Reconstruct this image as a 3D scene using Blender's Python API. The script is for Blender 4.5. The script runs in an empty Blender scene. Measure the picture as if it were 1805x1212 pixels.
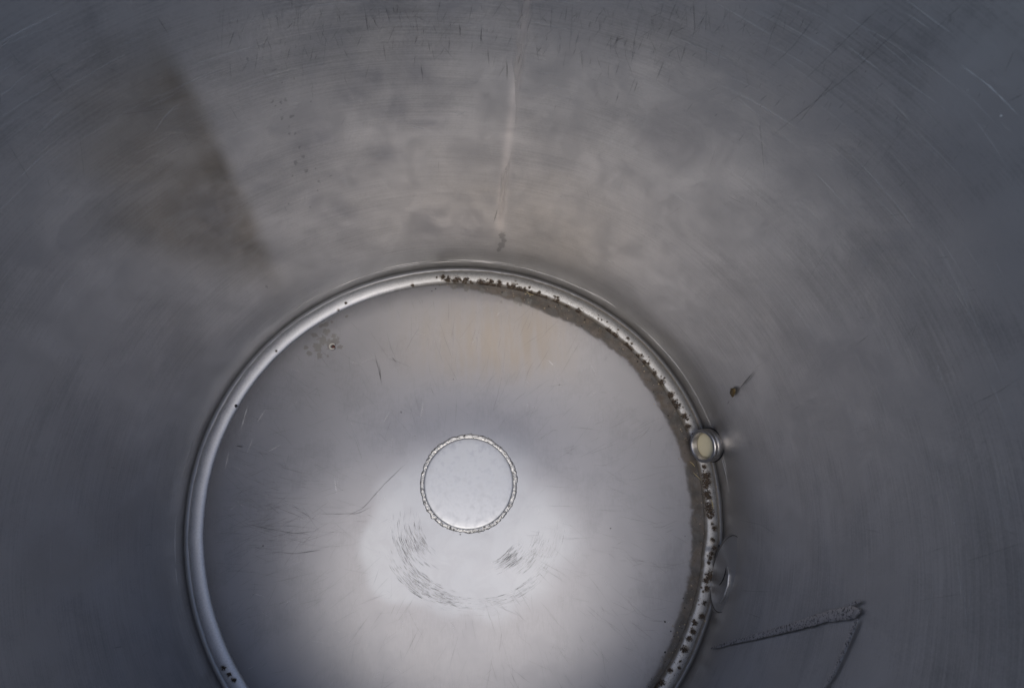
import bpy, bmesh, math, random
import numpy as np
from mathutils import Vector, Matrix, noise as mnoise

random.seed(7)
rng = np.random.default_rng(7)
S = bpy.context.scene
COL = S.collection
rad = math.radians

# ------------------------------------------------------------------ camera
F, W, HH = 1250.0, 1805.0, 1212.0          # focal length and frame in photo pixels
V = (836.0, 880.0)                         # where the tank's vertical lines meet
CAM = (0.0319, 0.0337, 1.4261)
dz = Vector(((V[0] - W / 2) / F, -(V[1] - HH / 2) / F, -1.0)).normalized()
Zc = -dz
Yc = (Vector((0, 1, 0)) - Zc[1] * Zc).normalized()
Xc = Yc.cross(Zc)
RM = Matrix((Xc, Yc, Zc))                  # camera axes -> world axes
cam_data = bpy.data.cameras.new('camera')
cam = bpy.data.objects.new('camera', cam_data)
COL.objects.link(cam)
cam.matrix_world = Matrix.Translation(CAM) @ RM.to_4x4()
cam_data.sensor_width = 36.0
cam_data.lens = 36.0 * F / W
cam_data.clip_start = 0.01
cam_data.clip_end = 200.0
cam_data.dof.use_dof = True
cam_data.dof.focus_distance = 1.22
cam_data.dof.aperture_fstop = 9.0
S.camera = cam

# ------------------------------------------------------------------ sky, sun, exposure
SUN_EL, SUN_AZ = rad(73), rad(195)         # azimuth clockwise from +y
world = bpy.data.worlds.new('World')
S.world = world
world.use_nodes = True
wn = world.node_tree.nodes
wl = world.node_tree.links
sky = wn.new('ShaderNodeTexSky')
sky.sky_type = 'NISHITA'
sky.sun_disc = False
sky.sun_elevation = SUN_EL
sky.sun_rotation = SUN_AZ
sky.air_density = 1.0
sky.dust_density = 1.1
sky.ozone_density = 1.0
wl.new(sky.outputs[0], wn['Background'].inputs[0])
wn['Background'].inputs[1].default_value = 0.15
sun_data = bpy.data.lights.new('sun', 'SUN')
sun_data.energy = 1.15
sun_data.angle = rad(30)
sun_data.color = (1.0, 0.92, 0.81)
sun = bpy.data.objects.new('sun', sun_data)
COL.objects.link(sun)
sd = Vector((math.sin(SUN_AZ) * math.cos(SUN_EL), math.cos(SUN_AZ) * math.cos(SUN_EL), math.sin(SUN_EL)))
sun.rotation_euler = sd.to_track_quat('Z', 'Y').to_euler()
S.view_settings.view_transform = 'Standard'
S.view_settings.look = 'None'
S.view_settings.gamma = 1.0
S.view_settings.use_curve_mapping = False
S.view_settings.exposure = 0.30
S.render.engine = 'CYCLES'
S.cycles.max_bounces = 10
S.cycles.glossy_bounces = 8
S.cycles.transparent_max_bounces = 24
S.cycles.use_denoising = True

# ------------------------------------------------------------------ dimensions (metres)
R_BEAD, BEAD_W, BEAD_H = 0.500, 0.0150, 0.0070
R_WALL, TANK_H = 0.5215, 1.06


def ray(u, v):
    d = Vector(((u - W / 2) / F, -(v - HH / 2) / F, -1.0))
    return (RM @ d)



CROWN = -0.005                              # the floor rises this much towards its middle
SLOPE = (0.012, -0.037)                    # and the whole bottom of the tank leans a little


def lean(x, y):
    return SLOPE[0] * x + SLOPE[1] * y


def floor_z(x, y):
    return CROWN * (1.0 - np.minimum((x * x + y * y) / 0.49 ** 2, 1.0)) + lean(x, y)


def on_floor(u, v, z=0.0):
    """the point of the dished floor (plus z) that the photo shows at u, v"""
    d = ray(u, v)
    zz = z
    for _ in range(6):
        t = (zz - CAM[2]) / d[2]
        p = Vector(CAM) + d * t
        zz = z + float(floor_z(p[0], p[1]))
    return p


def on_level(u, v, z):
    d = ray(u, v)
    return Vector(CAM) + d * ((z - CAM[2]) / d[2])


def on_bead(u, v, h):
    """the point h above the leaning plane of the bead that the photo shows at u, v"""
    z = h
    for _ in range(5):
        p = on_level(u, v, z)
        z = h + lean(p[0], p[1])
    return p


def oor(t):
    """the tank is a few millimetres out of round: three flat lobes"""
    return 0.0055 * np.sin(3 * t)


def on_wall(u, v, r=R_WALL):
    d = ray(u, v)
    a = d[0] ** 2 + d[1] ** 2
    b = CAM[0] * d[0] + CAM[1] * d[1]
    rr_ = r
    for _ in range(5):
        c = CAM[0] ** 2 + CAM[1] ** 2 - rr_ * rr_
        t = (-b + math.sqrt(b * b - a * c)) / a
        p = Vector(CAM) + d * t
        rr_ = r + float(oor(math.atan2(p[1], p[0])))
    return p


def pix(P):
    """photo pixels of an n x 3 array of points"""
    R = np.array(RM)
    q = (np.asarray(P, float) - np.array(CAM)) @ R
    return np.c_[W / 2 + F * q[:, 0] / -q[:, 2], HH / 2 - F * q[:, 1] / -q[:, 2]]


def fbm(P, scale, octaves=3, seed=0.0):
    out = np.empty(len(P))
    for i, p in enumerate(P):
        out[i] = mnoise.fractal(Vector((p[0] * scale + seed, p[1] * scale - seed, p[2] * scale + 0.37 * seed)), 1.0, 2.0, octaves)
    return out


# ------------------------------------------------------------------ node helper
class Nodes:
    def __init__(self, name):
        self.mat = bpy.data.materials.new(name)
        self.mat.use_nodes = True
        self.t = self.mat.node_tree
        self.t.nodes.clear()
        self.out = self.t.nodes.new('ShaderNodeOutputMaterial')
        self.co = self.t.nodes.new('ShaderNodeTexCoord').outputs['Object']

    def put(self, sock, v):
        if isinstance(v, bpy.types.NodeSocket):
            self.t.links.new(v, sock)
        elif isinstance(v, (tuple, list)) and sock.type == 'RGBA' and len(v) == 3:
            sock.default_value = (*v, 1.0)
        else:
            sock.default_value = v

    def m(self, op, a, b=0.0, c=0.0, clamp=False):
        n = self.t.nodes.new('ShaderNodeMath')
        n.operation = op
        n.use_clamp = clamp
        for s, v in zip(n.inputs, (a, b, c)):
            self.put(s, v)
        return n.outputs[0]

    def scale(self, v, s):
        n = self.t.nodes.new('ShaderNodeVectorMath')
        n.operation = 'MULTIPLY'
        self.put(n.inputs[0], v)
        n.inputs[1].default_value = s
        return n.outputs[0]

    def noise(self, v, sc, detail=3.0, rough=0.55, dist=0.0):
        n = self.t.nodes.new('ShaderNodeTexNoise')
        self.put(n.inputs['Vector'], v)
        n.inputs['Scale'].default_value = sc
        n.inputs['Detail'].default_value = detail
        n.inputs['Roughness'].default_value = rough
        n.inputs['Distortion'].default_value = dist
        return n.outputs[0]

    def smooth(self, x, a, b, lo=0.0, hi=1.0):
        n = self.t.nodes.new('ShaderNodeMapRange')
        n.interpolation_type = 'SMOOTHSTEP'
        self.put(n.inputs[0], x)
        for k, v in zip((1, 2, 3, 4), (a, b, lo, hi)):
            n.inputs[k].default_value = v
        return n.outputs[0]

    def mix(self, f, a, b):
        n = self.t.nodes.new('ShaderNodeMix')
        n.data_type = 'RGBA'
        self.put(n.inputs[0], f)
        self.put(n.inputs[6], a)
        self.put(n.inputs[7], b)
        return n.outputs[2]

    def lerp(self, f, a, b):
        n = self.t.nodes.new('ShaderNodeMix')
        self.put(n.inputs[0], f)
        self.put(n.inputs[2], a)
        self.put(n.inputs[3], b)
        return n.outputs[0]

    def attr(self, name):
        n = self.t.nodes.new('ShaderNodeAttribute')
        n.attribute_name = name
        return n.outputs['Fac']

    def bump(self, h, strength, dist, normal=None):
        n = self.t.nodes.new('ShaderNodeBump')
        self.put(n.inputs['Height'], h)
        n.inputs['Strength'].default_value = strength
        n.inputs['Distance'].default_value = dist
        if normal is not None:
            self.put(n.inputs['Normal'], normal)
        return n.outputs[0]

    def around(self):
        """tangent that runs round the tank's axis, as the brushing does"""
        n = self.t.nodes.new('ShaderNodeTangent')
        n.direction_type = 'RADIAL'
        n.axis = 'Z'
        return n.outputs[0]

    def finish(self, color, rough, metal=1.0, normal=None, alpha=None, **kw):
        p = self.t.nodes.new('ShaderNodeBsdfPrincipled')
        self.put(p.inputs['Base Color'], color)
        self.put(p.inputs['Roughness'], rough)
        self.put(p.inputs['Metallic'], metal)
        if normal is not None:
            self.put(p.inputs['Normal'], normal)
        if alpha is not None:
            self.put(p.inputs['Alpha'], alpha)
        for k, v in kw.items():
            self.put(p.inputs[k], v)
        self.t.links.new(p.outputs[0], self.out.inputs[0])
        return self.mat


# ------------------------------------------------------------------ materials
def mat_wall():
    n = Nodes('brushed_wall_steel')
    streak = n.noise(n.scale(n.co, (3.0, 3.0, 160.0)), 1.0, 4.0, 0.6)          # brushing runs round the tank
    streak2 = n.noise(n.scale(n.co, (9.0, 9.0, 620.0)), 1.0, 3.0, 0.6)
    blotch = n.noise(n.co, 6.0, 4.0, 0.6, 0.3)
    cloud = n.noise(n.scale(n.co, (1.0, 1.0, 0.5)), 17.0, 5.0, 0.62, 0.5)
    v = n.m('ADD', n.smooth(blotch, 0.3, 0.7, 0.84, 1.10), n.smooth(streak, 0.3, 0.7, -0.03, 0.03))
    v = n.m('ADD', v, n.smooth(cloud, 0.3, 0.72, -0.08, 0.08))
    v = n.m('ADD', v, n.smooth(n.noise(n.co, 330.0, 4.0, 0.7), 0.3, 0.7, -0.06, 0.06))
    v = n.m('ADD', v, n.smooth(streak2, 0.3, 0.7, -0.085, 0.085))
    col = n.mix(v, (0.0, 0.0, 0.0), (0.525, 0.515, 0.508))
    dark_reflection = n.m('MULTIPLY', n.attr('dark_reflection'), n.smooth(n.noise(n.co, 14.0, 4.0, 0.55, 0.8), 0.28, 0.65, 0.65, 1.0))
    col = n.mix(dark_reflection, col, (0.27, 0.235, 0.185))  # dark reflection mixed into the wall colour
    col = n.mix(n.attr('ground_band'), col, (0.74, 0.70, 0.67))
    spot = n.smooth(n.m('ADD', n.attr('spot'), n.m('MULTIPLY', n.m('SUBTRACT', n.noise(n.co, 240.0, 3.0, 0.6), 0.5), 0.9)), 0.45, 0.6)
    col = n.mix(n.m('MULTIPLY', spot, 0.42), col, (0.14, 0.14, 0.14))
    col = n.mix(n.m('MULTIPLY', n.attr('bruise'), n.smooth(cloud, 0.3, 0.6, 0.3, 0.9)), col, (0.26, 0.26, 0.29))
    soil = n.m('MULTIPLY', n.attr('soil'), n.smooth(n.noise(n.co, 60.0, 4.0, 0.6), 0.3, 0.6, 0.5, 1.0))
    col = n.mix(soil, col, (0.15, 0.125, 0.095))
    ro = n.m('ADD', n.smooth(cloud, 0.25, 0.75, 0.35, 0.52), n.smooth(streak, 0.3, 0.7, -0.015, 0.015))
    ro = n.m('ADD', ro, n.m('MULTIPLY', dark_reflection, 0.08))
    b = n.bump(n.noise(n.scale(n.co, (1.0, 1.0, 0.6)), 9.0, 2.0, 0.5), 0.62, 0.006)
    b = n.bump(cloud, 0.34, 0.0026, b)
    b = n.bump(n.noise(n.co, 230.0, 4.0, 0.7), 0.14, 0.0006, b)
    b = n.bump(streak2, 0.12, 0.0004, b)
    return n.finish(col, ro, 0.80, b, **{'Anisotropic': 0.5, 'Anisotropic Rotation': 0.0, 'Tangent': n.around()})


def mat_floor():
    n = Nodes('brushed_floor_steel')
    blotch = n.noise(n.co, 9.0, 4.0, 0.6, 0.3)
    fine = n.noise(n.co, 150.0, 4.0, 0.65)
    hair = n.noise(n.scale(n.co, (420.0, 60.0, 60.0)), 1.0, 3.0, 0.6, 0.6)
    v = n.m('ADD', n.smooth(blotch, 0.3, 0.7, 0.90, 1.08), n.smooth(fine, 0.3, 0.7, -0.02, 0.02))
    v = n.m('ADD', v, n.smooth(hair, 0.3, 0.7, -0.03, 0.03))
    col = n.mix(v, (0.0, 0.0, 0.0), (0.254, 0.254, 0.268))
    col = n.mix(n.attr('side'), col, (0.50, 0.50, 0.503))
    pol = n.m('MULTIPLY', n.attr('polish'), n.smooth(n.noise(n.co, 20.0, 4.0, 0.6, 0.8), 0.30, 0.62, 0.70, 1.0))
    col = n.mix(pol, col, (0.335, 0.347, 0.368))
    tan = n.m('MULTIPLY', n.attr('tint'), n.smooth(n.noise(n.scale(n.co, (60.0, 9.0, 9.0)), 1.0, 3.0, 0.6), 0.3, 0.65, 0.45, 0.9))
    col = n.mix(tan, col, (0.245, 0.222, 0.198))  # warm reflection mixed into the floor colour
    edge = n.noise(n.co, 46.0, 6.0, 0.68, 0.7)
    band = n.smooth(n.m('ADD', n.attr('band'), n.m('MULTIPLY', n.m('SUBTRACT', edge, 0.5), 1.25)), 0.34, 0.80)
    brown = n.mix(n.smooth(n.noise(n.co, 34.0, 4.0, 0.6), 0.35, 0.65), (0.060, 0.054, 0.045), (0.112, 0.086, 0.062))
    spk = n.smooth(n.noise(n.co, 420.0, 3.0, 0.7), 0.62, 0.74)
    brown = n.mix(spk, brown, (0.24, 0.20, 0.15))
    col = n.mix(n.m('MULTIPLY', band, n.smooth(edge, 0.3, 0.65, 0.95, 0.72)), col, brown)
    spot = n.smooth(n.m('ADD', n.attr('spot'), n.m('MULTIPLY', n.m('SUBTRACT', n.noise(n.co, 130.0, 5.0, 0.65, 0.6), 0.5), 1.6)), 0.50, 0.62)
    col = n.mix(n.m('MULTIPLY', spot, 0.75), col, (0.17, 0.165, 0.155))
    ro = n.m('ADD', n.smooth(blotch, 0.25, 0.75, 0.385, 0.415), n.smooth(fine, 0.3, 0.7, -0.008, 0.008))
    ro = n.lerp(pol, ro, 0.42)
    ro = n.lerp(n.m('MULTIPLY', band, 0.9), ro, 0.58)
    ro = n.lerp(n.attr('matt'), ro, 0.60)
    me = n.lerp(n.m('MULTIPLY', band, 0.75), 1.0, 0.0)
    b = n.bump(n.noise(n.co, 7.0, 2.0, 0.5), 0.12, 0.005)
    b = n.bump(hair, 0.10, 0.0005, b)
    return n.finish(col, ro, me, b, **{'Anisotropic': n.smooth(n.attr('axis_distance'), 0.04, 0.22, 0.0, 0.62), 'Anisotropic Rotation': 0.0, 'Tangent': n.around()})


def mat_bead():
    n = Nodes('bead_steel')
    fine = n.noise(n.co, 260.0, 4.0, 0.7)
    v = n.smooth(fine, 0.3, 0.7, 0.82, 1.14)
    col = n.mix(v, (0, 0, 0), (0.44, 0.44, 0.44))
    rough_zone = n.attr('worn')
    col = n.mix(n.smooth(rough_zone, 0.15, 0.8), n.mix(v, (0, 0, 0), (0.60, 0.605, 0.625)), col)  # clean left part paler and bluish: sky highlight put into the colour
    spk = n.m('MULTIPLY', n.smooth(n.noise(n.co, 480.0, 4.0, 0.75), 0.54, 0.64), rough_zone)
    col = n.mix(n.m('MULTIPLY', spk, 0.75), col, (0.12, 0.10, 0.08))
    film = n.m('MULTIPLY', n.attr('film'), n.smooth(n.noise(n.co, 70.0, 4.0, 0.6), 0.25, 0.6, 0.6, 1.0))
    col = n.mix(film, col, (0.13, 0.11, 0.085))
    pit = n.smooth(n.m('ADD', n.attr('pit'), n.m('MULTIPLY', n.m('SUBTRACT', n.noise(n.co, 300.0, 5.0, 0.72, 0.6), 0.5), 2.2)), 0.50, 0.60)
    halo = n.m('MULTIPLY', n.smooth(n.attr('pit'), 0.05, 0.6), n.smooth(n.noise(n.co, 120.0, 4.0, 0.7), 0.35, 0.65))
    col = n.mix(n.m('MULTIPLY', halo, 0.75), col, (0.19, 0.155, 0.115))
    rust = n.mix(n.smooth(n.noise(n.co, 500.0, 3.0, 0.6), 0.4, 0.65), (0.024, 0.018, 0.013), (0.090, 0.058, 0.034))
    col = n.mix(pit, col, rust)
    ro = n.lerp(n.m('MAXIMUM', pit, film), n.smooth(fine, 0.3, 0.7, 0.50, 0.64), 0.75)
    me = n.m('SUBTRACT', 1.0, n.m('MAXIMUM', pit, n.m('MULTIPLY', film, 0.8)), clamp=True)
    b = n.bump(fine, 0.25, 0.0006)
    b = n.bump(n.m('MULTIPLY', n.noise(n.co, 700.0, 3.0, 0.7), pit), 0.7, 0.0016, b)
    return n.finish(col, ro, me, b)


def mat_plain(name, color, rough, metal, grain=300.0, var=0.12, bump=0.2, bdist=0.0005):
    n = Nodes(name)
    f = n.noise(n.co, grain, 4.0, 0.65)
    col = n.mix(n.smooth(f, 0.3, 0.7, 1.0 - var, 1.0 + var), (0, 0, 0), color)
    ro = n.smooth(f, 0.3, 0.7, rough - 0.05, rough + 0.05)
    return n.finish(col, ro, metal, n.bump(f, bump, bdist))


def mat_weld(name, light, dark, amount):
    n = Nodes(name)
    f = n.noise(n.co, 300.0, 4.0, 0.7)
    p = n.smooth(n.noise(n.co, 230.0, 5.0, 0.75, 0.6), 0.60 - amount, 0.68 - amount)
    col = n.mix(p, light, dark)
    ro = n.lerp(p, 0.38, 0.8)
    me = n.lerp(p, 1.0, 0.2)
    return n.finish(col, ro, me, n.bump(f, 0.6, 0.0012))


def mat_mark(name, color, rough, metal):
    n = Nodes(name)
    return n.finish(color, rough, metal, None, n.attr('fade'))


M_WALL, M_FLOOR, M_BEAD = mat_wall(), mat_floor(), mat_bead()
M_DARK = mat_mark('dark_scratch', (0.05, 0.048, 0.045), 0.6, 0.3)
M_LIGHT = mat_mark('bright_scratch', (0.92, 0.92, 0.91), 0.50, 0.6)
M_PLATE = mat_plain('centre_plate_steel', (0.345, 0.357, 0.380), 0.42, 1.0, 75.0, 0.15, 0.03, 0.0006)
M_SEAM = mat_plain('seam_steel', (0.66, 0.64, 0.62), 0.48, 1.0, 200.0, 0.08)
M_SEAMBAND = mat_mark('ground_seam_steel', (0.86, 0.83, 0.80), 0.45, 1.0)
M_RINGWELD = mat_weld('ring_weld_steel', (0.42, 0.42, 0.416), (0.06, 0.055, 0.05), 0.08)
M_PATCHWELD = mat_weld('patch_weld_steel', (0.54, 0.53, 0.54), (0.10, 0.095, 0.095), 0.09)
M_SOCKET = mat_plain('turned_steel', (0.60, 0.58, 0.56), 0.36, 1.0, 160.0, 0.10, 0.05, 0.0003)
M_OVAL = mat_plain('dented_steel', (0.52, 0.515, 0.51), 0.50, 0.85, 120.0, 0.15, 0.3, 0.001)
M_GROOVE = mat_plain('dirty_groove', (0.11, 0.105, 0.10), 0.6, 0.4, 300.0, 0.4)
M_CREAM = mat_plain('cream_plastic', (0.72, 0.65, 0.45), 0.45, 0.0, 90.0, 0.05)
M_SHELL = mat_plain('chalky_shell', (0.72, 0.69, 0.62), 0.5, 0.0, 500.0, 0.10)
M_SHELLIN = mat_plain('red_brown_core', (0.10, 0.030, 0.022), 0.6, 0.0, 500.0, 0.3)
M_LEAF = mat_plain('dry_leaf_brown', (0.13, 0.085, 0.028), 0.6, 0.0, 700.0, 0.45)
M_STRAW = mat_plain('dry_straw', (0.40, 0.33, 0.17), 0.55, 0.0, 400.0, 0.2)
M_BLACK = mat_plain('black_grit_and_gaps', (0.008, 0.008, 0.010), 0.4, 0.0, 500.0, 0.3)
M_GRIT = mat_plain('pale_grit', (0.34, 0.28, 0.20), 0.7, 0.0, 500.0, 0.4)


# ------------------------------------------------------------------ mesh helper
class MB:
    """collects faces, then links them as ONE mesh object"""

    def __init__(self):
        self.v, self.f, self.mi, self.fade, self.n = [], [], [], [], 0

    def add(self, verts, faces, mi=0, fade=1.0):
        verts = np.asarray(verts, float).reshape(-1, 3)
        self.v.append(verts)
        self.f += [tuple(i + self.n for i in f) for f in faces]
        self.mi += [mi] * len(faces)
        self.fade.append(np.broadcast_to(np.asarray(fade, float), (len(verts),)).copy())
        self.n += len(verts)

    def grid(self, P, closed_u=False, mi=0, flip=False):
        """P: nu x nv x 3"""
        nu, nv = P.shape[:2]
        faces = []
        for i in range(nu if closed_u else nu - 1):
            k = (i + 1) % nu
            for j in range(nv - 1):
                q = (i * nv + j, k * nv + j, k * nv + j + 1, i * nv + j + 1)
                faces.append(q[::-1] if flip else q)
        self.add(P.reshape(-1, 3), faces, mi)

    def ribbon(self, pts, nrm, widths, mi, fades):
        """a thin stroke lying on a surface: pts, nrm n x 3"""
        pts, nrm = np.asarray(pts), np.asarray(nrm)
        tan = np.gradient(pts, axis=0)
        side = np.cross(tan, nrm)
        side /= np.linalg.norm(side, axis=1)[:, None] + 1e-12
        w = np.asarray(widths)[:, None] * 0.5
        P = np.stack([pts - side * w, pts + side * w], 1)
        n = len(pts)
        faces = [(2 * i, 2 * i + 1, 2 * i + 3, 2 * i + 2) for i in range(n - 1)]
        self.add(P.reshape(-1, 3), faces, mi, np.repeat(np.asarray(fades), 2))

    def build(self, name, mats, parent=None, smooth=True, attrs=None):
        me = bpy.data.meshes.new(name)
        me.from_pydata(np.concatenate(self.v).tolist(), [], self.f)
        for m_ in (mats if isinstance(mats, (list, tuple)) else [mats]):
            me.materials.append(m_)
        me.polygons.foreach_set('material_index', self.mi)
        me.polygons.foreach_set('use_smooth', [smooth] * len(self.f))
        a = me.attributes.new('fade', 'FLOAT', 'POINT')
        a.data.foreach_set('value', np.concatenate(self.fade))
        for k, val in (attrs or {}).items():
            full = np.zeros(self.n)
            full[:len(val)] = val
            a = me.attributes.new(k, 'FLOAT', 'POINT')
            a.data.foreach_set('value', full)
        me.update()
        o = bpy.data.objects.new(name, me)
        COL.objects.link(o)
        if parent is not None:
            o.parent = parent
        return o


def tag(o, label, cat, group=None, kind=None):
    if label:
        o['label'] = label
    if cat:
        o['category'] = cat
    if group:
        o['group'] = group
    if kind:
        o['kind'] = kind
    return o


def blob_field(U, blobs):
    """largest of 1 - d / (2 s) over (u, v, s) spots, in photo pixels of the surface points"""
    out = np.zeros(len(U))
    for u, v, s in blobs:
        d = np.hypot(U[:, 0] - u, U[:, 1] - v)
        out = np.maximum(out, 1.0 - d / (2.0 * s))
    return out


def sstep(x, a, b):
    t = np.clip((x - a) / (b - a), 0, 1)
    return t * t * (3 - 2 * t)


def tube(mb, pts, radii, seg=8, mi=0, closed=False):
    pts = np.asarray(pts, float)
    if closed:
        tan = np.roll(pts, -1, 0) - np.roll(pts, 1, 0)
    else:
        tan = np.gradient(pts, axis=0)
    tan /= np.linalg.norm(tan, axis=1)[:, None] + 1e-12
    ref = np.array([0, 0, 1.0]) if abs(tan[0][2]) < 0.9 else np.array([1.0, 0, 0])
    rings = []
    for p, t, r in zip(pts, tan, np.broadcast_to(radii, len(pts))):
        a = np.cross(t, ref)
        a /= np.linalg.norm(a) + 1e-12
        b = np.cross(t, a)
        ang = np.linspace(0, 2 * math.pi, seg, endpoint=False)
        rings.append(p + r * (np.cos(ang)[:, None] * a + np.sin(ang)[:, None] * b))
    P = np.stack(rings)
    P = np.concatenate([P, P[:, :1]], 1)
    mb.grid(P, closed_u=closed, mi=mi)


def flat_weld(mb, pts, nrm, half, height, seed, closed=False, k=11):
    """a low, uneven run of weld lying on a surface"""
    pts, nrm = np.asarray(pts, float), np.asarray(nrm, float)
    n = len(pts)
    tan = (np.roll(pts, -1, 0) - np.roll(pts, 1, 0)) if closed else np.gradient(pts, axis=0)
    side = np.cross(tan, nrm)
    side /= np.linalg.norm(side, axis=1)[:, None] + 1e-12
    half, height = np.broadcast_to(half, n), np.broadcast_to(height, n)
    rows = []
    for j in range(k):
        x = -1 + 2 * j / (k - 1)
        h = (1 - x * x) ** 0.6
        jag = np.array([mnoise.fractal(Vector(p * 190) + Vector((seed, 0, x)), 1.0, 2.0, 3) for p in pts])
        lump_ = np.array([mnoise.noise(Vector(p * 260) + Vector((0, seed, x * 1.5))) for p in pts])
        rows.append(pts + side * (half * x * (1 + 0.26 * jag))[:, None] + nrm * (height * (h * (1 + 0.45 * lump_) - 0.12))[:, None])
    mb.grid(np.stack(rows, 1), closed_u=closed, flip=True)


# ------------------------------------------------------------------ the tank
tank = bpy.data.objects.new('steel_tank', None)
COL.objects.link(tank)
tag(tank, 'round brushed stainless steel tank seen from above, its worn floor ringed by a half-round bead', 'tank')

PITS = [(979, 534, 7), (998, 543, 5), (1019, 549, 6), (1071, 583, 6), (1083, 592, 6), (1104, 609, 5), (1111, 615, 5), (1124, 628, 4),
        (1135, 639, 4), (1154, 657, 4), (1167, 673, 5), (1182, 696, 5.5), (1188, 709, 5.5), (1194, 715, 6), (1206, 734, 5.5), (1212, 752, 5.5),
        (1241, 823, 4), (1245, 839, 8), (1246, 850, 8), (1245, 857, 5), (1246, 870, 6.5), (1250, 876, 5), (1250, 891, 6.5), (1251, 899, 6.5),
        (1254, 905, 5), (1260, 931, 4.5), (1257, 951, 4), (1259, 965, 4), (1255, 975, 4), (1252, 982, 4), (1249, 991, 3), (1253, 1015, 9),
        (1245, 1022, 6), (1246, 1037, 5), (1242, 1062, 4), (1238, 1086, 5), (1224, 1097, 5), (1222, 1113, 5), (1215, 1125, 5), (1207, 1144, 6),
        (1198, 1176, 3), (1199, 1165, 2.5), (1181, 1181, 4), (1166, 1203, 6), (1157, 1206, 6), (847, 497, 5), (857, 503, 6), (866, 496, 4),
        (880, 501, 5), (905, 505, 5), (915, 510, 5), (935, 518, 6), (945, 522, 5), (955, 527, 6), (790, 493, 5), (805, 493, 5), (822, 493, 4),
        (727, 503, 2.5), (610, 534, 2.2), (596, 546, 2), (394, 1176, 4), (404, 1188, 4), (412, 1198, 4), (487, 618, 2)]

for k in range(110):                                       # small pits between the large ones
    b_ = math.radians(rng.uniform(-58, 96))
    rb_ = R_BEAD + float(oor(b_)) + rng.normal(-0.004, 0.0035)
    p_ = np.array([[rb_ * math.cos(b_), rb_ * math.sin(b_), 0.007 + lean(R_BEAD * math.cos(b_), R_BEAD * math.sin(b_))]])
    q_ = pix(p_)[0]
    PITS.append((q_[0], q_[1], abs(rng.normal(0, 1.0)) + 0.7))
for k in range(60):
    t_ = rng.uniform(0, 1)
    PITS.append((780 + 190 * t_ + rng.normal(0, 4), 493 + 36 * t_ ** 1.7 + rng.normal(0, 4), abs(rng.normal(2.0, 1.3)) + 0.8))

# wall ------------------------------------------------------------
nu, nv = 900, 260
th = np.linspace(0, 2 * math.pi, nu, endpoint=False)
zz = np.concatenate([np.linspace(-0.03, 0.10, 60), np.linspace(0.104, TANK_H, nv - 60)])
T, Z = np.meshgrid(th, zz, indexing='ij')
dent = -0.0010 + 0.0011 * np.sin(3 * T + 0.6) + 0.0008 * np.sin(5 * T + 2.0 + 2.2 * Z) + 0.0005 * np.sin(9 * T - 4.0 * Z)
Rw = R_WALL + oor(T) + dent * sstep(Z, 0.02, 0.15)
PW = np.stack([Rw * np.cos(T), Rw * np.sin(T), Z], -1)
wall = MB()
wall.grid(PW, closed_u=True, flip=True)
UW = pix(PW.reshape(-1, 3))
zf = Z.reshape(-1)
tf = np.degrees(T.reshape(-1))
vis = (zf < 1.05)
# a dark reflection painted brownish high on the left, with one crisp slanting side
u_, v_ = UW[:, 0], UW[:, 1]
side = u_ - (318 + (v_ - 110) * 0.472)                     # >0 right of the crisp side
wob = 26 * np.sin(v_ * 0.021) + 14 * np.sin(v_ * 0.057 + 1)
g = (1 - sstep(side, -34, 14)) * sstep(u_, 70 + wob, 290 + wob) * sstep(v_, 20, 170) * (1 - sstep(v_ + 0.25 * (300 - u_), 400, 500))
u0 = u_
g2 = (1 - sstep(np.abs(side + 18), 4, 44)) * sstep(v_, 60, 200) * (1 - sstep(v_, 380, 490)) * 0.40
dark_reflection = np.clip(0.66 * g + 0.8 * g2, 0, 0.8) * vis
drops = []
for k in range(70):
    q = rng.random()
    drops.append((470 + 90 * q + rng.normal(0, 22), 90 + 290 * q + rng.normal(0, 30), abs(rng.normal(1.3, 0.9)) + 0.7))
drops += [(885, 415, 6), (884, 432, 6), (888, 424, 5), (879, 440, 4), (470, 505, 3)]
spot = blob_field(UW, drops) * vis
bruise = np.zeros(len(UW))
for bu, bv, bs in [(668, 132, 14), (735, 130, 16), (620, 165, 16), (680, 272, 11), (700, 195, 18), (760, 210, 20), (545, 350, 12), (600, 380, 18), (760, 395, 22), (830, 400, 18), (560, 250, 26),
                   (380, 380, 40), (1180, 250, 40), (90, 480, 60), (250, 620, 50), (60, 930, 70), (230, 900, 40), (160, 760, 50), (300, 1150, 60), (1500, 620, 60), (1650, 330, 50)]:
    bruise += np.exp(-((u_ - bu) ** 2 + (v_ - bv) ** 2) / (2 * bs * bs)) * (0.5 if bs < 30 else 0.22)
bruise *= vis
su = np.interp(v_, [-30, 0, 130, 250, 408], [931, 929, 911, 896, 880])
gband = 0.75 * np.exp(-((u_ - su) / 8.0) ** 2) * (1 - sstep(v_, 395, 425)) * (zf > 0.05) * (np.abs(tf - 81) < 12)
right = np.clip(np.cos(np.radians(tf - 18)) * 0.75 + 0.35, 0, 1)
soil = (1 - sstep(zf - lean(PW[..., 0], PW[..., 1]).reshape(-1), 0.03, 0.06)) * right * 0.18

SC_FADE = 0.8


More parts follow.
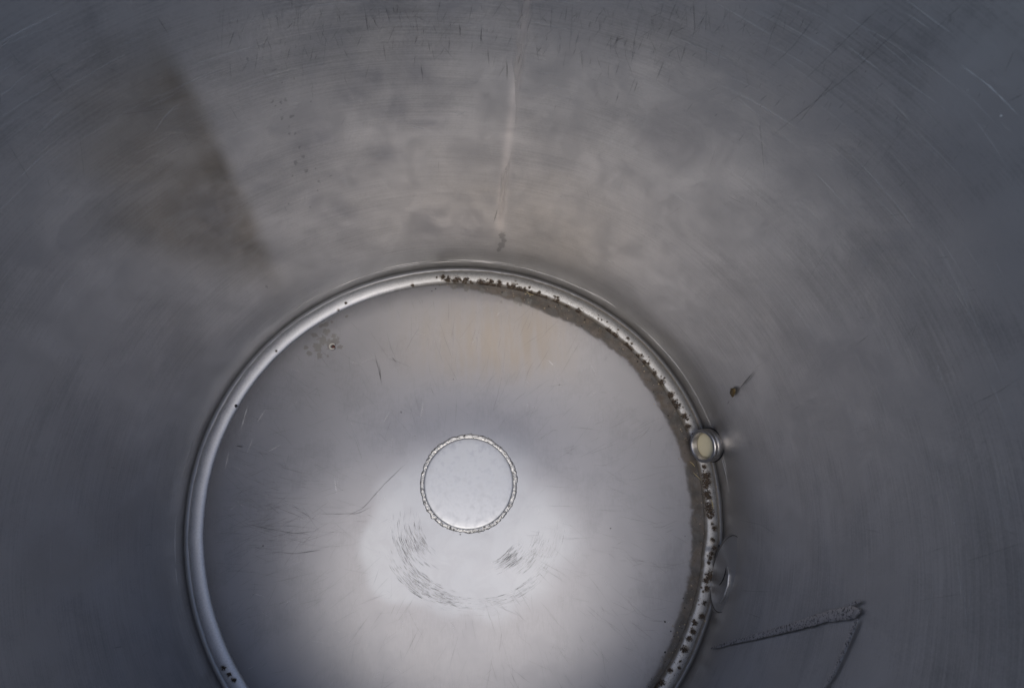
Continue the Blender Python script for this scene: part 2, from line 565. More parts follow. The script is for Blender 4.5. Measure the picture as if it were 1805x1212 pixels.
def wall_stroke(pl, w=1.4, mi=1, fade=0.5, wob=0.6, r=R_WALL - 0.0040):
    pl = np.asarray(pl, float)
    seg = np.hypot(*np.diff(pl, axis=0).T)
    n = max(4, int(seg.sum() / 9))
    t = np.linspace(0, seg.sum(), n)
    c = np.concatenate([[0], np.cumsum(seg)])
    U = np.c_[np.interp(t, c, pl[:, 0]), np.interp(t, c, pl[:, 1])] + rng.normal(0, wob, (n, 2)) * 0.5
    rr = np.hypot
    P = np.array([on_wall(a, b, r) for a, b in U])
    N = -P.copy()
    N[:, 2] = 0
    N /= np.linalg.norm(N, axis=1)[:, None]
    d = np.linalg.norm(P - np.array(CAM), axis=1)
    taper = np.minimum(1, np.minimum(np.arange(n), np.arange(n)[::-1]) / (0.18 * n) * 0.75 + 0.25)
    wall.ribbon(P, N, w * d / F * taper * rng.uniform(0.7, 1.3, n), mi, np.clip(fade * taper * rng.uniform(0.5, 1.2, n), 0, 1))


for pl, w, f in [
    ([(640, 0), (650, 62)], 2, .45), ([(1222, 0), (1225, 58)], 2, .55), ([(1245, 0), (1244, 60)], 1.6, .45), ([(1208, 10), (1212, 55)], 1.4, .35),
    ([(1560, 5), (1480, 80), (1410, 150)], 1.6, .55), ([(1640, 0), (1500, 130), (1340, 255)], 1.7, .5), ([(1700, 2), (1640, 62)], 1.5, .45),
    ([(1440, 25), (1400, 80), (1352, 125)], 1.6, .5), ([(1385, 0), (1360, 60), (1345, 110)], 1.5, .45), ([(1480, 130), (1400, 225)], 1.5, .5),
    ([(1339, 195), (1341, 240), (1349, 315)], 1.5, .5), ([(1195, 0), (1182, 28), (1178, 46)], 1.8, .5), ([(1085, 72), (1103, 66)], 1.8, .6),
    ([(1100, 65), (1103, 100), (1118, 140)], 1.3, .4), ([(1135, 5), (1120, 60), (1112, 120)], 1.3, .35), ([(1010, 0), (1003, 100)], 1.3, .3),
    ([(275, 27), (298, 62)], 1.8, .6), ([(80, 118), (112, 165)], 1.6, .4), ([(10, 245), (60, 330)], 1.3, .3), ([(190, 205), (310, 190)], 1.2, .3),
    ([(1640, 390), (1575, 395)], 1.4, .25), ([(1775, 180), (1805, 165)], 2.4, .6), ([(1770, 130), (1790, 85)], 1.6, .4), ([(1700, 720), (1760, 690), (1805, 660)], 1.4, .4),
    ([(1700, 990), (1805, 955)], 1.4, .35), ([(1280, 342), (1292, 350), (1316, 362)], 2.0, .4), ([(1290, 338), (1302, 350)], 1.8, .4),
    ([(1329, 654), (1312, 674), (1300, 690)], 2.6, .75), ([(1286, 706), (1282, 712)], 2.6, .6), ([(1545, 385), (1600, 375), (1612, 370)], 1.2, .3),
    ([(1745, 215), (1730, 240)], 1.3, .35), ([(1265, 250), (1250, 300)], 1.2, .25), ([(140, 235), (150, 320)], 1.2, .25), ([(395, 0), (390, 80)], 1.3, .35),
    ([(520, 0), (528, 70)], 1.2, .3), ([(575, 60), (570, 115)], 1.2, .3), ([(690, 95), (695, 60)], 1.3, .3), ([(1560, 250), (1500, 320)], 1.2, .3),
    ([(1610, 200), (1520, 330)], 1.1, .25), ([(1470, 420), (1420, 500)], 1.1, .22), ([(1610, 1060), (1700, 1045)], 1.1, .25), ([(1690, 760), (1760, 700)], 1.1, .25),
    ([(1300, 915), (1345, 925), (1370, 945)], 1.0, .35), ([(1300, 1040), (1360, 1042)], 1.0, .3), ([(1310, 1077), (1345, 1090)], 1.0, .3)]:
    wall_stroke(pl, w * 0.85, 1, f * 0.72)
for k in range(330):                                       # short dark nicks along the top of the picture
    u = rng.uniform(380, 1330)
    v = abs(rng.normal(0, 60))
    L = rng.uniform(8, 42)
    a = rng.normal(math.radians(97 + (u - 850) * 0.02), 0.42)
    wall_stroke([(u, v), (u + L * math.cos(a), v + L * math.sin(a))], rng.uniform(0.8, 1.6), 1, rng.uniform(.08, .42))
for k in range(90):                                        # nicks on the right-hand side
    u, v = rng.normal(1400, 150), abs(rng.normal(120, 90))
    L = rng.uniform(6, 26)
    a = rng.normal(math.radians(125), 0.3)
    wall_stroke([(u, v), (u + L * math.cos(a), v + L * math.sin(a))], rng.uniform(1.0, 1.7), 1, rng.uniform(.15, .42))
for k in range(110):                                       # sparse faint nicks everywhere
    u, v = rng.uniform(0, 1805), rng.uniform(0, 1212)
    if math.hypot(u - 800, v - 946) < 520:
        continue
    L = rng.uniform(6, 40)
    a = math.atan2(v - V[1], u - V[0]) + rng.normal(0, 0.4)
    wall_stroke([(u, v), (u + L * math.cos(a), v + L * math.sin(a))], rng.uniform(0.9, 1.5), 1, rng.uniform(.08, .3))
for pl, w, f in [
    ([(1690, 112), (1745, 152), (1800, 208)], 1.5, .55), ([(986, 346), (1002, 352)], 2.4, .6), ([(1068, 457), (1084, 464)], 2.6, .7), ([(722, 222), (757, 229)], 2.6, .45),
    ([(790, 195), (826, 207)], 2.0, .35), ([(1345, 497), (1362, 509)], 2.0, .45), ([(800, 207), (822, 196)], 1.6, .35), ([(1763, 202), (1765, 206)], 3.5, .8),
    ([(1705, 158), (1706, 161)], 3.0, .7), ([(1658, 664), (1659, 670)], 3.0, .6), ([(1682, 918), (1683, 923)], 3.5, .7), ([(1655, 640), (1652, 655)], 1.6, .4),
    ([(1505, 738), (1518, 790)], 1.3, .3), ([(1520, 790), (1515, 805)], 1.6, .4), ([(265, 240), (300, 195), (322, 178)], 1.3, .35), ([(1272, 805), (1283, 845)], 1.8, .5)]:
    wall_stroke(pl, w, 2, f)
for k in range(850):                                       # pale brushing marks running round the tank
    u, v = rng.uniform(-20, 1820), rng.uniform(-10, 1220)
    if math.hypot(u - 800, v - 946) < 505:
        continue
    p = on_wall(u, v)
    a0, z0 = math.atan2(p[1], p[0]), p[2]
    if not 0.05 < z0 < 1.04:
        continue
    L = rng.uniform(0.01, 0.12)
    n = 8
    aa = a0 + np.linspace(0, L, n) / R_WALL
    zz_ = z0 + np.linspace(0, rng.normal(0, 0.09) * L, n)
    r_ = R_WALL - 0.0040 + oor(aa)
    P = np.c_[r_ * np.cos(aa), r_ * np.sin(aa), zz_]
    N = np.c_[-np.cos(aa), -np.sin(aa), 0 * aa]
    tp = np.sin(np.linspace(0.15, math.pi - 0.15, n))
    wall.ribbon(P, N, rng.uniform(0.0004, 0.0012) * tp, 2, rng.uniform(0.03, 0.20) * tp)
for k in range(46):                                        # a low broken ridge just above the bead, where the sheets lap
    top = k % 5 < 3
    a0 = math.radians(rng.uniform(30, 112) if top else rng.uniform(-75, 215))
    L = rng.uniform(0.02, 0.11)
    n = 14
    aa = a0 + np.linspace(0, L, n) / R_WALL
    r_ = R_WALL - 0.0004 + oor(aa)
    zz_ = 0.046 + lean(R_WALL * np.cos(aa), R_WALL * np.sin(aa)) + 0.003 * np.sin(2 * aa + 1) + 0.0012 * np.sin(7 * aa) + rng.normal(0, 0.0016) + (0.008 if k % 9 == 0 else 0)
    tp = np.sin(np.linspace(0.1, math.pi - 0.1, n))
    tube(wall, np.c_[r_ * np.cos(aa), r_ * np.sin(aa), zz_], (rng.uniform(0.0004, 0.0009) if top else rng.uniform(0.0002, 0.0005)) * tp + 0.0001, 6, 0)
wall_o = wall.build('wall', [M_WALL, M_DARK, M_LIGHT], tank, attrs={'dark_reflection': dark_reflection, 'spot': spot, 'soil': soil, 'bruise': bruise, 'ground_band': gband})

# a rolled rim closes the wall's top (above the picture)
mb = MB()
a_ = np.linspace(0, 2 * math.pi, 180, endpoint=False)
ra_ = R_WALL + 0.010 + oor(a_)
tube(mb, np.c_[ra_ * np.cos(a_), ra_ * np.sin(a_), 0 * a_ + TANK_H], 0.0105, 14, 0, True)
mb.build('rolled_rim', M_SEAM, tank)
# outside skin of the tank
mb = MB()
zo = np.linspace(-0.03, TANK_H, 12)
To, Zo = np.meshgrid(np.linspace(0, 2 * math.pi, 180, endpoint=False), zo, indexing='ij')
mb.grid(np.stack([(R_WALL + 0.020 + oor(To)) * np.cos(To), (R_WALL + 0.020 + oor(To)) * np.sin(To), Zo], -1), closed_u=True)
mb.build('outer_skin', M_SEAM, tank)

# floor -----------------------------------------------------------
nr, na = 190, 720
rr = np.concatenate([np.linspace(0.0008, 0.40, 110), np.linspace(0.4032, 0.5125, 66)])
fa = np.linspace(0, 1.40, 10)[1:]
fl = np.c_[0.5125 + 0.0085 * np.sin(fa), 0.0003 + 0.0085 * (1 - np.cos(fa))]
prof = np.r_[np.c_[rr, 0 * rr], fl]
aa = np.linspace(0, 2 * math.pi, na, endpoint=False)
A, RR = np.meshgrid(aa, prof[:, 0], indexing='ij')
ZZ = np.broadcast_to(prof[:, 1], A.shape).copy()
RO_ = RR + oor(A) * np.minimum(RR / 0.5, 1.0) ** 3
ZZ += floor_z(RO_ * np.cos(A), RO_ * np.sin(A))
PF = np.stack([RO_ * np.cos(A), RO_ * np.sin(A), ZZ], -1)
floor = MB()
floor.grid(PF, closed_u=True)
UF = pix(PF.reshape(-1, 3))
rf, af = RR.reshape(-1), np.degrees(A.reshape(-1))
af = (af + 180) % 360 - 180
# brown film in the corner along the bead: from the top, clockwise past the socket
wid = 0.72 * np.interp(af, [-75, -58, -40, -25, -10, 5, 20, 40, 60, 75, 92, 104, 112], [0.0, .008, .016, .024, .032, .034, .034, .034, .038, .030, .012, .005, 0])
wid = wid * (1 + 0.30 * np.array([mnoise.fractal(Vector((3.5 * math.cos(a), 3.5 * math.sin(a), 8.0)), 1.0, 2.0, 5) for a in aa])[np.repeat(np.arange(na), len(prof))])
inner = R_BEAD - BEAD_W - wid
band = sstep(rf, inner - 0.015, inner + 0.013) * (rf < R_BEAD) * (wid > 0.001) * np.clip(wid / 0.012, 0, 1)
band = np.maximum(band, sstep(rf, R_BEAD, R_BEAD + 0.012) * (0.25 + 0.60 * np.clip(np.cos(np.radians(af - 15)) + 0.25, 0, 1)) * (1 - sstep(rf, 0.5150, 0.5205)))  # outer gutter: brown film plus its dark reflection, painted all round
uf, vf = UF[:, 0], UF[:, 1]
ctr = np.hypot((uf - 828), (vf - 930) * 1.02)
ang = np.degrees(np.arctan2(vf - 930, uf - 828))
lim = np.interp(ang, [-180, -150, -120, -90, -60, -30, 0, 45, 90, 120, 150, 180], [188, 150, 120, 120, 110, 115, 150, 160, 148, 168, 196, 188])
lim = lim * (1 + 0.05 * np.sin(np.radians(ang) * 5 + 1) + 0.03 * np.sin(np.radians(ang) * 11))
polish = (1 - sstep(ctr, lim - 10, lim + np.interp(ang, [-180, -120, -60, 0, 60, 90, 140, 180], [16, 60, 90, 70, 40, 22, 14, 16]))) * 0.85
warm_reflection = sstep(uf, 600, 900) * (1 - sstep(uf, 930, 1060)) * sstep(vf, 480, 590) * (1 - sstep(vf, 620, 700))  # mask of the warm reflection painted on the far floor
stain = [(575, 585, 7), (568, 600, 9), (560, 612, 8), (580, 606, 9), (592, 600, 7), (563, 626, 6), (545, 622, 5), (600, 612, 5), (589, 592, 5),
         (553, 590, 5), (575, 572, 4), (565, 574, 4), (578, 628, 3), (585, 567, 3), (611, 557, 2.2), (540, 612, 4), (883, 532, 3), (912, 528, 7), (918, 536, 4),
         (800, 505, 5), (822, 507, 6), (850, 512, 5), (890, 518, 6), (932, 532, 6)]
fspot = blob_field(UF, stain)
dring = np.abs(np.hypot(PF[..., 0].reshape(-1) - on_floor(826, 851)[0], PF[..., 1].reshape(-1) - on_floor(826, 851)[1]) - 0.0965)
fspot = np.maximum(fspot, 0.46 * (1 - np.clip(dring / 0.006, 0, 1)) * (rf < 0.45))  # shadow halo round the ring weld, put into the floor colour


def floor_stroke(pl, w=1.2, mi=1, fade=0.4, wob=0.4):
    pl = np.asarray(pl, float)
    seg = np.hypot(*np.diff(pl, axis=0).T)
    n = max(4, int(seg.sum() / 8))
    t = np.linspace(0, seg.sum(), n)
    c = np.concatenate([[0], np.cumsum(seg)])
    U = np.c_[np.interp(t, c, pl[:, 0]), np.interp(t, c, pl[:, 1])] + rng.normal(0, wob, (n, 2)) * 0.5
    P = np.array([on_floor(a, b, 0.0005) for a, b in U])
    N = np.tile([0, 0, 1.0], (n, 1))
    tp = np.minimum(1, np.minimum(np.arange(n), np.arange(n)[::-1]) / (0.2 * n) * 0.75 + 0.25)
    floor.ribbon(P, N, w * 1.40 / F * tp * rng.uniform(0.7, 1.3, n), mi, np.clip(fade * tp * rng.uniform(0.5, 1.2, n), 0, 1))


def inside(u, v):
    return math.hypot(u - 800, v - 946) < 432 and math.hypot(u - 826, v - 850) > 96


for a0, da, r0, r1, cnt, f in [(150, 14, 95, 150, 150, .45), (128, 12, 138, 176, 130, .45), (107, 12, 148, 168, 70, .4), (47, 10, 88, 116, 100, .45),
                               (33, 13, 112, 138, 60, .35), (60, 20, 150, 168, 70, .3), (95, 35, 158, 182, 60, .15), (20, 15, 140, 165, 30, .25)]:
    for k in range(int(cnt * 2.8)):                                   # scuffs that circle the middle
        a = math.radians(rng.normal(a0, da * 0.7))
        r = rng.uniform(r0, r1)
        L = rng.uniform(4, 22) / r
        pl = [(835 + (r + rng.normal(0, 0.6)) * math.cos(a + s * L), 905 + r * math.sin(a + s * L)) for s in (0, .5, 1)]
        if inside(*pl[0]) and inside(*pl[2]):
            floor_stroke(pl, rng.uniform(0.4, 0.95), 1 if rng.random() < 0.8 else 2, f * rng.uniform(0.12, 0.75))
for k in range(1500):                                       # hair-fine scratches, mostly from the middle outwards
    a, r = rng.uniform(0, 2 * math.pi), 432 * math.sqrt(rng.uniform(0.08, 1))
    u, v = 800 + r * math.cos(a), 946 + r * math.sin(a)
    if rng.random() < 0.2:
        u, v = rng.normal(480, 70), rng.normal(890, 60)
    d = math.atan2(v - 900, u - 815) + rng.normal(0, 0.42)
    L, cv = rng.uniform(14, 75), rng.normal(0, 0.06)
    pl = [(u + L * s * math.cos(d + cv * s), v + L * s * math.sin(d + cv * s)) for s in (0, .33, .66, 1)]
    if all(inside(*p) for p in pl):
        floor_stroke(pl, rng.uniform(0.45, 0.95), 1, rng.uniform(.04, .22))
for k in range(160):
    a, r = rng.uniform(0, 2 * math.pi), 432 * math.sqrt(rng.uniform(0.08, 1))
    u, v = 800 + r * math.cos(a), 946 + r * math.sin(a)
    d, L = rng.uniform(0, math.pi), rng.uniform(8, 40)
    pl = [(u, v), (u + L * math.cos(d), v + L * math.sin(d))]
    if all(inside(*p) for p in pl):
        floor_stroke(pl, rng.uniform(0.7, 1.3), 2, rng.uniform(.06, .25))
for pl, w, f in [([(962, 630), (980, 648)], 1.6, .32), ([(975, 635), (981, 646)], 1.2, .2), ([(437, 715), (425, 755)], 1.5, .4), ([(447, 770), (435, 800)], 1.3, .3),
                 ([(470, 720), (452, 745)], 1.3, .3), ([(405, 790), (396, 828)], 1.3, .35), ([(590, 838), (593, 870)], 1.6, .35)]:
    floor_stroke(pl, w, 2, f)
for pl, w, f in [([(600, 915), (640, 895), (680, 850), (720, 812)], 1.3, .35), ([(560, 905), (630, 905), (660, 890)], 1.2, .35), ([(440, 925), (520, 940), (560, 935)], 1.2, .35),
                 ([(480, 972), (520, 975), (570, 968)], 1.3, .4), ([(660, 620), (674, 680)], 1.4, .45), ([(668, 640), (672, 675)], 1.2, .4), ([(690, 628), (700, 640)], 1.3, .4),
                 ([(415, 786), (430, 787)], 2.2, .6), ([(706, 724), (708, 728)], 2.4, .5), ([(463, 960), (464, 963)], 2.6, .5), ([(985, 677), (987, 679)], 3.2, .5),
                 ([(1075, 930), (1077, 932)], 2.6, .6), ([(798, 667), (800, 669)], 2.4, .5), ([(730, 767), (732, 769)], 2.4, .4), ([(858, 917), (859, 919)], 3.4, .6),
                 ([(811, 940), (812, 943)], 3.0, .6)]:
    floor_stroke(pl, w, 1, f)
floor_o = floor.build('floor', [M_FLOOR, M_DARK, M_LIGHT], tank, attrs={'band': band, 'polish': polish, 'tint': warm_reflection, 'spot': fspot, 'matt': sstep(rf, 0.44, 0.50), 'side': sstep(rf, 0.512, 0.519), 'axis_distance': rf})

# the plate closing the middle of the floor, and the weld round it -------------------
pc = on_floor(826, 851)
PR = 0.0885
mb = MB()
pr = np.array([0.0005, 0.02, 0.04, 0.06, 0.075, 0.084, 0.0875, PR, PR + 0.0004])
pz = np.array([0.0018, 0.0018, 0.0017, 0.0015, 0.0013, 0.0011, 0.0008, 0.0003, -0.001])
aa2 = np.linspace(0, 2 * math.pi, 160, endpoint=False)
A2, R2 = np.meshgrid(aa2, pr, indexing='ij')
X2, Y2 = pc[0] + R2 * np.cos(A2), pc[1] + R2 * np.sin(A2)
mb.grid(np.stack([X2, Y2, floor_z(X2, Y2) + 0.0012 + pz], -1), closed_u=True)
mb.build('centre_plate', M_PLATE, floor_o)
mb = MB()
n = 520
at = np.linspace(0, 2 * math.pi, n, endpoint=False)
jit = np.array([mnoise.fractal(Vector((2.2 * math.cos(a), 2.2 * math.sin(a), 3.1)), 1.0, 2.0, 3) for a in at])
jit2 = np.array([mnoise.fractal(Vector((16 * math.cos(a), 16 * math.sin(a), 9.1)), 1.0, 2.0, 3) for a in at])
rw_ = PR + 0.0030 + 0.0016 * jit + 0.0007 * jit2
X3, Y3 = pc[0] + rw_ * np.cos(at), pc[1] + rw_ * np.sin(at)
flat_weld(mb, np.c_[X3, Y3, floor_z(X3, Y3) + 0.0006], np.tile([0, 0, 1.0], (n, 1)), 0.0046 + 0.0011 * jit2 + 0.0006 * jit, 0.0013, 3.0, True)
mb.build('ring_weld', M_RINGWELD, floor_o)

# bead ------------------------------------------------------------
nb, mbn = 1800, 30
ab = np.linspace(0, 2 * math.pi, nb, endpoint=False)
ph = np.linspace(math.pi + 0.25, -0.25, mbn)
AB, PH = np.meshgrid(ab, ph, indexing='ij')
w1 = np.array([mnoise.fractal(Vector((5 * math.cos(a), 5 * math.sin(a), 1.7)), 1.0, 2.0, 4) for a in ab])[:, None]
w2 = np.array([mnoise.fractal(Vector((22 * math.cos(a), 22 * math.sin(a), 4.7)), 1.0, 2.0, 3) for a in ab])[:, None]
deg = (np.degrees(ab) + 180) % 360 - 180
knot = np.exp(-((deg + 8.5) / 2.2) ** 2)[:, None]              # the lump where the oval scar meets the bead
rb = R_BEAD + oor(ab)[:, None] + 0.0012 * w1 + 0.0004 * w2 - 0.004 * knot
wb = BEAD_W * (1 + 0.05 * w1 + 0.02 * w2) * (1 - 0.12 * knot)
hb = BEAD_H * (1 + 0.04 * w1 + 0.03 * w2) * (1 + 0.2 * knot * np.sin(deg * 2.1)[:, None])
RB = rb + wb * np.cos(PH)
PB = np.stack([RB * np.cos(AB), RB * np.sin(AB), hb * np.sin(PH) + 0.0005 + lean(RB * np.cos(AB), RB * np.sin(AB))], -1)
bead = MB()
bead.grid(PB, closed_u=True, flip=True)
UB = pix(PB.reshape(-1, 3))
pit = blob_field(UB, PITS)
dg = np.repeat(deg, mbn)
cosp, sinp = np.cos(PH).reshape(-1), np.sin(PH).reshape(-1)
worn = np.interp(dg, [-180, -85, -60, 80, 100, 118, 180], [.12, .3, 1, 1, .6, .15, .12])
rightside = np.interp(dg, [-180, -95, -70, -45, 70, 90, 108, 118, 180], [.05, .1, .5, 1, 1, .8, .35, .05, .05])
film = np.clip(sstep(-cosp, 0.52, 0.80) * rightside * 0.95 + sstep(cosp, 0.55, 0.85) * (0.25 + 0.5 * rightside), 0, 1)  # film; the outer side also carries the gutter's painted dark reflection
bead_o = bead.build('bead', M_BEAD, tank, attrs={'pit': pit, 'worn': worn, 'film': film})

# weld seam running up the far wall ---------------------------------
mb = MB()
n = 80
vv = np.linspace(-30, 408, n)
cu = np.interp(vv, [-30, 0, 130, 250, 408], [931, 929, 911, 896, 880])
Pm = np.array([on_wall(a, b, R_WALL - 0.0040) for a, b in zip(cu, vv)])
hw = np.interp(vv, [-30, 150, 408], [0.0042, 0.0042, 0.0034]) * (1 + 0.1 * rng.normal(0, 1, n).cumsum() / 9)
az = np.arctan2(Pm[:, 1], Pm[:, 0])
rows, fades = [], []
for off, fd in ((-1.9, 0.0), (-1.1, 0.22), (-0.5, 0.42), (0.5, 0.42), (1.1, 0.22), (1.9, 0.0)):
    a = az + (off * hw + 0.0006 * np.sin(np.arange(n) * 0.7 + off)) / R_WALL
    r_ = R_WALL - 0.0031 + oor(a)
    rows.append(np.c_[r_ * np.cos(a), r_ * np.sin(a), Pm[:, 2]])
    fades.append(fd * (0.75 + 0.25 * np.sin(np.arange(n) * 0.31)) * np.minimum(1, np.arange(n)[::-1] / 12))
mb.grid(np.stack(rows, 1))
mb.fade[-1] = np.stack(fades, 1).reshape(-1)
mb.build('weld_seam', M_SEAMBAND, wall_o)


# two rough weld lines that meet in a corner, low on the right ---------
def lumpy_line(pl, w0, w1, name, hk=0.42):
    mb = MB()
    pl = np.asarray(pl, float)
    seg = np.hypot(*np.diff(pl, axis=0).T)
    n = int(seg.sum() / 1.3)
    t = np.linspace(0, seg.sum(), n)
    c = np.concatenate([[0], np.cumsum(seg)])
    U = np.c_[np.interp(t, c, pl[:, 0]), np.interp(t, c, pl[:, 1])]
    P = np.array([on_wall(a, b, R_WALL - 0.0030) for a, b in U])
    N = -P.copy()
    N[:, 2] = 0
    N /= np.linalg.norm(N, axis=1)[:, None]
    end = np.minimum(1, np.minimum(np.arange(n), np.arange(n)[::-1]) / 14 + 0.25)
    flat_weld(mb, P, N, np.linspace(w0, w1, n) * end, np.linspace(w0, w1, n) * hk * end, w0 * 900)
    return mb.build(name, M_PATCHWELD, wall_o)


lumpy_line([(1252, 1142), (1290, 1131), (1340, 1119), (1400, 1103), (1460, 1085), (1517, 1076)], 0.0034, 0.0082, 'patch_weld', 0.19)
lumpy_line([(1511, 1090), (1500, 1116), (1486, 1150), (1470, 1184), (1450, 1216), (1436, 1240)], 0.0050, 0.0026, 'patch_weld', 0.25)
lumpy_line([(1497, 1066), (1508, 1062), (1519, 1059)], 0.0034, 0.0036, 'patch_weld')

# oval scar beside the bead -----------------------------------------
oc = on_wall(1284, 1011, R_WALL - 0.0045)
rdir = Vector((oc[0], oc[1], 0)).normalized()
onrm = (-rdir * 0.985 + Vector((0, 0, 0.17))).normalized()


def on_plane(u, v, off=0.0):
    d = ray(u, v)
    q = oc + onrm * off
    return Vector(CAM) + d * ((q - Vector(CAM)).dot(onrm) / d.dot(onrm))


def oval(u, v, su, sv, tilt, k):
    a = np.linspace(0, 2 * math.pi, k, endpoint=False)
    x, y = su * np.cos(a), sv * np.sin(a)
    c, s = math.cos(tilt), math.sin(tilt)
    return np.c_[u + x * c - y * s, v + x * s + y * c]


mb = MB()
rings = []
for q, h in ((1.08, -0.006), (1.02, -0.0006), (1.0, 0.0003), (0.97, 0.0005), (0.9, 0.0002), (0.7, -0.0003), (0.5, -0.0001), (0.3, 0.0004), (0.02, 0.0005)):
    rings.append(np.array([on_plane(a, b, h) for a, b in oval(1281, 1011, 26 * q, 69 * q, 0.20, 72)]))
mb.grid(np.stack(rings, 1), closed_u=True)
ovo = mb.build('oval_patch', M_WALL, wall_o)
mb = MB()
tube(mb, np.array([on_plane(a, b, 0.0008) for a, b in oval(1281, 1011, 26, 69, 0.20, 90)]), 0.0007, 6, 0, True)
Pn = np.array([on_plane(a, b, 0.003) for a, b in [(1281, 1000), (1287, 1010), (1286, 1030), (1279, 1050), (1271, 1064)]])
mb2 = MB()
pl = np.array([(1283, 998), (1285, 1012), (1283, 1030), (1277, 1048), (1269, 1064)], float)
tt = np.linspace(0, 4, 40)
U = np.c_[np.interp(tt, range(5), pl[:, 0]), np.interp(tt, range(5), pl[:, 1])]
tube(mb2, np.array([on_plane(a, b, 0.0016) for a, b in U]), np.interp(tt, [0, 1, 3, 4], [0.001, 0.0024, 0.0022, 0.001]), 10)
mb.build('weld_edge', M_GROOVE, wall_o)
mb2.build('dent_ridge', M_WALL, wall_o)
mb3 = MB()
Uc = np.array([(1279, 1000), (1279.5, 1004), (1278, 1011), (1275, 1020), (1271, 1027), (1267, 1031)], float)
Pc = np.array([on_plane(a, b, 0.0048) for a, b in Uc])
mb3.ribbon(Pc, np.tile(np.array(onrm), (len(Pc), 1)), np.array([0.001, 0.0035, 0.0045, 0.004, 0.003, 0.001]), 0, np.ones(len(Pc)))
mb3.build('dark_slot', M_BLACK, wall_o)

# outlet socket -----------------------------------------------------
ct = on_bead(1237.5, 786, 0.058)
s_dir = Vector((-ct[0], -ct[1] + 0.06, 0)).normalized()
TILT = rad(29)
ax = (s_dir * math.cos(TILT) + Vector((0, 0, 1)) * math.sin(TILT)).normalized()
ta = ax.cross(Vector((0, 0, 1))).normalized()
tb = ta.cross(ax)


def lathe(mb, prof, seg=72, mi=0):
    a = np.linspace(0, 2 * math.pi, seg, endpoint=False)
    P = np.stack([np.array([np.array(ct) + np.array(ax) * x + r * (math.cos(t) * np.array(ta) + math.sin(t) * np.array(tb)) for x, r in prof]) for t in a])
    mb.grid(P, closed_u=True, mi=mi)


RO = 0.0325
mb = MB()
lathe(mb, [(-0.0242, 0.020), (-0.0240, RO - 0.0030), (-0.0225, RO - 0.0008), (-0.0205, RO), (-0.0085, RO), (-0.0078, RO - 0.0014), (-0.0070, RO), (-0.002, RO), (-0.0006, RO - 0.0008), (0, RO - 0.0022),
           (0, RO - 0.0052), (-0.0008, RO - 0.0060)])
soc = mb.build('outlet_socket', M_SOCKET, tank)
mb = MB()
thr = [(-0.0008, RO - 0.0060)]
for k in range(5):
    x = -0.0016 - k * 0.0030
    thr += [(x, RO - 0.0058), (x - 0.0010, RO - 0.0076), (x - 0.0020, RO - 0.0076), (x - 0.0028, RO - 0.0060)]
thr += [(-0.0175, RO - 0.0066), (-0.0178, RO - 0.010)]
lathe(mb, thr)
mb.build('thread', M_SOCKET, soc)
mb = MB()
lathe(mb, [(-0.0205, RO - 0.002), (-0.0212, RO + 0.0012), (-0.0240, RO + 0.0016), (-0.0262, RO + 0.0004), (-0.0265, 0.020)])  # black ring added for the shaded gap behind the socket
mb.build('gap_shade', M_BLACK, soc)
mb = MB()                                                   # the short pipe that joins it to the wall
a = np.linspace(0, 2 * math.pi, 48, endpoint=False)
p0 = np.array(ct) - np.array(ax) * 0.0215
hd = np.array(Vector((ct[0], ct[1], 0)).normalized())
p1 = p0 + hd * 0.05
tube(mb, np.array([p0 + (p1 - p0) * t for t in np.linspace(0, 1, 6)]), 0.024, 40)
mb.build('neck', M_SOCKET, soc)

mb = MB()
lathe(mb, [(-0.0178, RO - 0.0064), (-0.0150, RO - 0.0066), (-0.0138, RO - 0.0078), (-0.0134, RO - 0.012), (-0.0134, 0.008), (-0.0134, 0.0004)])
plug = mb.build('plug', M_CREAM)
tag(plug, 'cream coloured round plastic plug seated inside the threaded steel outlet beside the bead', 'plug')


# ------------------------------------------------------------------ loose things
def root(name, loc, label, cat, group=None):
    o = bpy.data.objects.new(name, None)
    COL.objects.link(o)
    o.location = loc
    return tag(o, label, cat, group)


def lump(mb, c, r, seed, squash=(1, 1, 1), mi=0, seg=10):
    bm = bmesh.new()
    bmesh.ops.create_icosphere(bm, subdivisions=2, radius=1.0)
    V_ = np.array([v.co[:] for v in bm.verts])
    Fc = [[v.index for v in f.verts] for f in bm.faces]
    bm.free()
    k = np.array([1 + 0.35 * mnoise.noise(Vector(v * 1.6) + Vector((seed, seed * 1.7, 0))) for v in V_])
    mb.add(np.array(c) + V_ * k[:, None] * r * np.array(squash), Fc, mi)


# curled shell-like crumb in the grey stain
p = on_floor(587, 611)
cr = root('shell_crumb', p, 'tiny white curled shell fragment with a dark red core on a grey stain', 'crumb')
mb = MB()
nph, nth = 22, 12
phs = np.linspace(math.radians(40), math.radians(325), nph)
P = []
for i, f in enumerate(phs):
    tp = math.sin(math.pi * (0.08 + 0.88 * i / (nph - 1))) ** 0.6
    row = []
    for j in range(nth):
        b = math.pi * (j / (nth - 1)) - math.pi / 2
        rr_ = 0.0047 + 0.0028 * tp * math.cos(b)
        row.append((rr_ * math.cos(f), rr_ * math.sin(f), 0.0036 + 0.0036 * tp * math.sin(b)))
    P.append(row)
mb.grid(np.array(P))
sh = mb.build('shell', M_SHELL, cr)
sm = sh.modifiers.new('solid', 'SOLIDIFY')
sm.thickness = 0.0009
mb = MB()
lump(mb, (0.0016, -0.001, 0.0022), 0.0032, 3.0, (1, 1.2, 0.8))
mb.build('core', M_SHELLIN, cr)

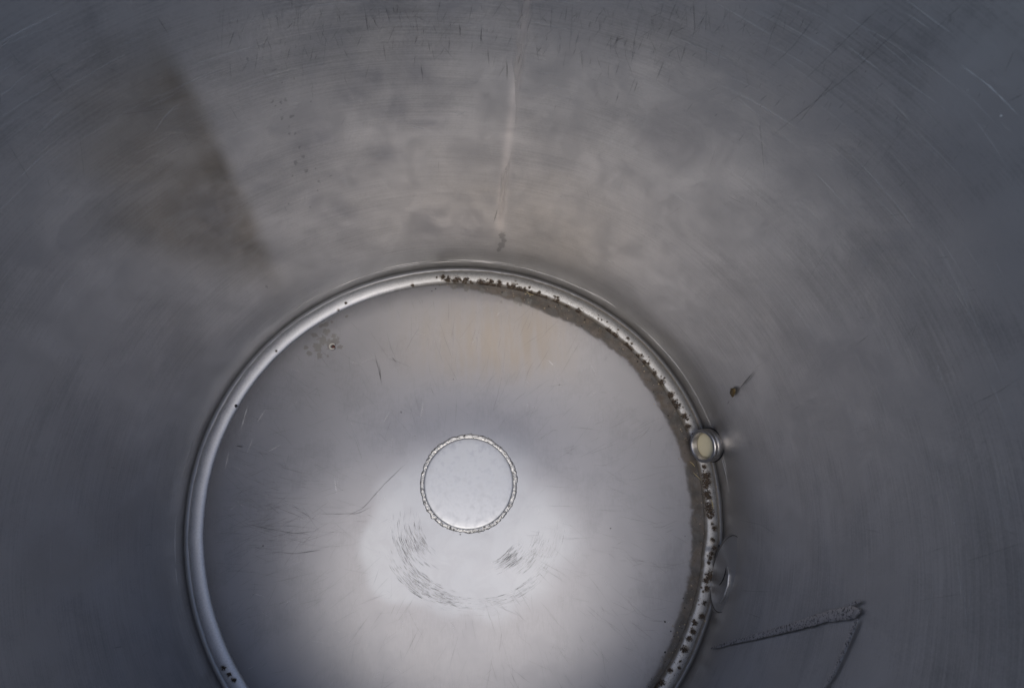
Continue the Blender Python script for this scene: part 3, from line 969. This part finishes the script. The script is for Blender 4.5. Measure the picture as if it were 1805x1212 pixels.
# brown leaf fleck on the wall
mb = MB()
pl = [(1288, 684), (1293, 683.5), (1296.5, 686), (1296, 692), (1293.5, 698), (1291, 700.5), (1288.5, 697), (1286, 692.5)]
P0 = np.array([on_wall(a, b, R_WALL - 0.0042) for a, b in pl])
P1 = np.array([on_wall(a * 0.75 + 1291 * 0.25, b * 0.75 + 691 * 0.25, R_WALL - 0.0060) for a, b in pl])
Pm = np.array([on_wall(1291, 691, R_WALL - 0.0052)])
k = len(pl)
mb.add(np.r_[P0, P1, Pm], [(i, (i + 1) % k, k + (i + 1) % k, k + i) for i in range(k)] + [(k + i, k + (i + 1) % k, 2 * k) for i in range(k)])
lf = mb.build('leaf_fleck', M_LEAF)
tag(lf, 'small brown leaf fleck stuck to the wall at the foot of a dark scratch', 'fleck')

# black bead-like speck on the left of the ring
mb = MB()
p = on_bead(416, 715, 0.007)
lump(mb, p, 0.0031, 5.0)
tag(mb.build('black_speck', M_BLACK), 'single round black speck on the inner side of the clean left part of the bead', 'speck')


def fibre(pl, z, r, label, seed):
    mb = MB()
    pl = np.asarray(pl, float)
    tt = np.linspace(0, len(pl) - 1, 18)
    U = np.c_[np.interp(tt, range(len(pl)), pl[:, 0]), np.interp(tt, range(len(pl)), pl[:, 1])]
    zz = np.interp(tt, np.linspace(0, len(pl) - 1, len(z)), z)
    tube(mb, np.array([on_bead(a, b, c * 0.55) for (a, b), c in zip(U, zz)]), r * np.sin(np.linspace(0.35, 2.8, 18)), 6)
    return tag(mb.build('straw_fibre', M_STRAW), label, 'fibre', 'dry straw fibres along the bead')


fibre([(1216, 813), (1221, 817), (1225, 822)], [0.004, 0.006, 0.004], 0.0009, 'short pale straw fibre lying just below the outlet in the brown film', 1)
fibre([(1222, 832), (1228, 838), (1236, 846)], [0.003, 0.005, 0.013], 0.0007, 'thin straw fibre leaning on the bead under the outlet, next to the largest rust pits', 2)
fibre([(1254, 880), (1256, 888), (1257, 896)], [0.0172, 0.0178, 0.0170], 0.0009, 'pale straw fibre lying along the crest of the bead beside the dark rust pits', 3)
fibre([(928, 514), (933, 518), (941, 520)], [0.0155, 0.014, 0.012], 0.0008, 'yellowish straw fibre caught in the crusty far stretch of the bead', 4)

# grains of dirt in the corner along the bead: nobody could count them
mb = MB()
for k in range(230):
    a = math.radians(rng.uniform(-62, 98))
    r = R_BEAD - BEAD_W - abs(rng.normal(0.008, 0.010))
    if rng.random() < 0.2:
        r = R_BEAD + BEAD_W + rng.uniform(0, 0.006)
    s = abs(rng.normal(0.0006, 0.0004)) + 0.0003
    r += float(oor(a))
    x, y = r * math.cos(a), r * math.sin(a)
    lump(mb, (x, y, float(floor_z(x, y)) + s * 0.4), s, k * 0.37, (1, 1, 0.7), int(rng.random() < 0.4))
tag(mb.build('grit', [M_GRIT, M_BLACK]), 'fine grains of dirt caught in the brown film along the bead', 'dirt', None, 'stuff')
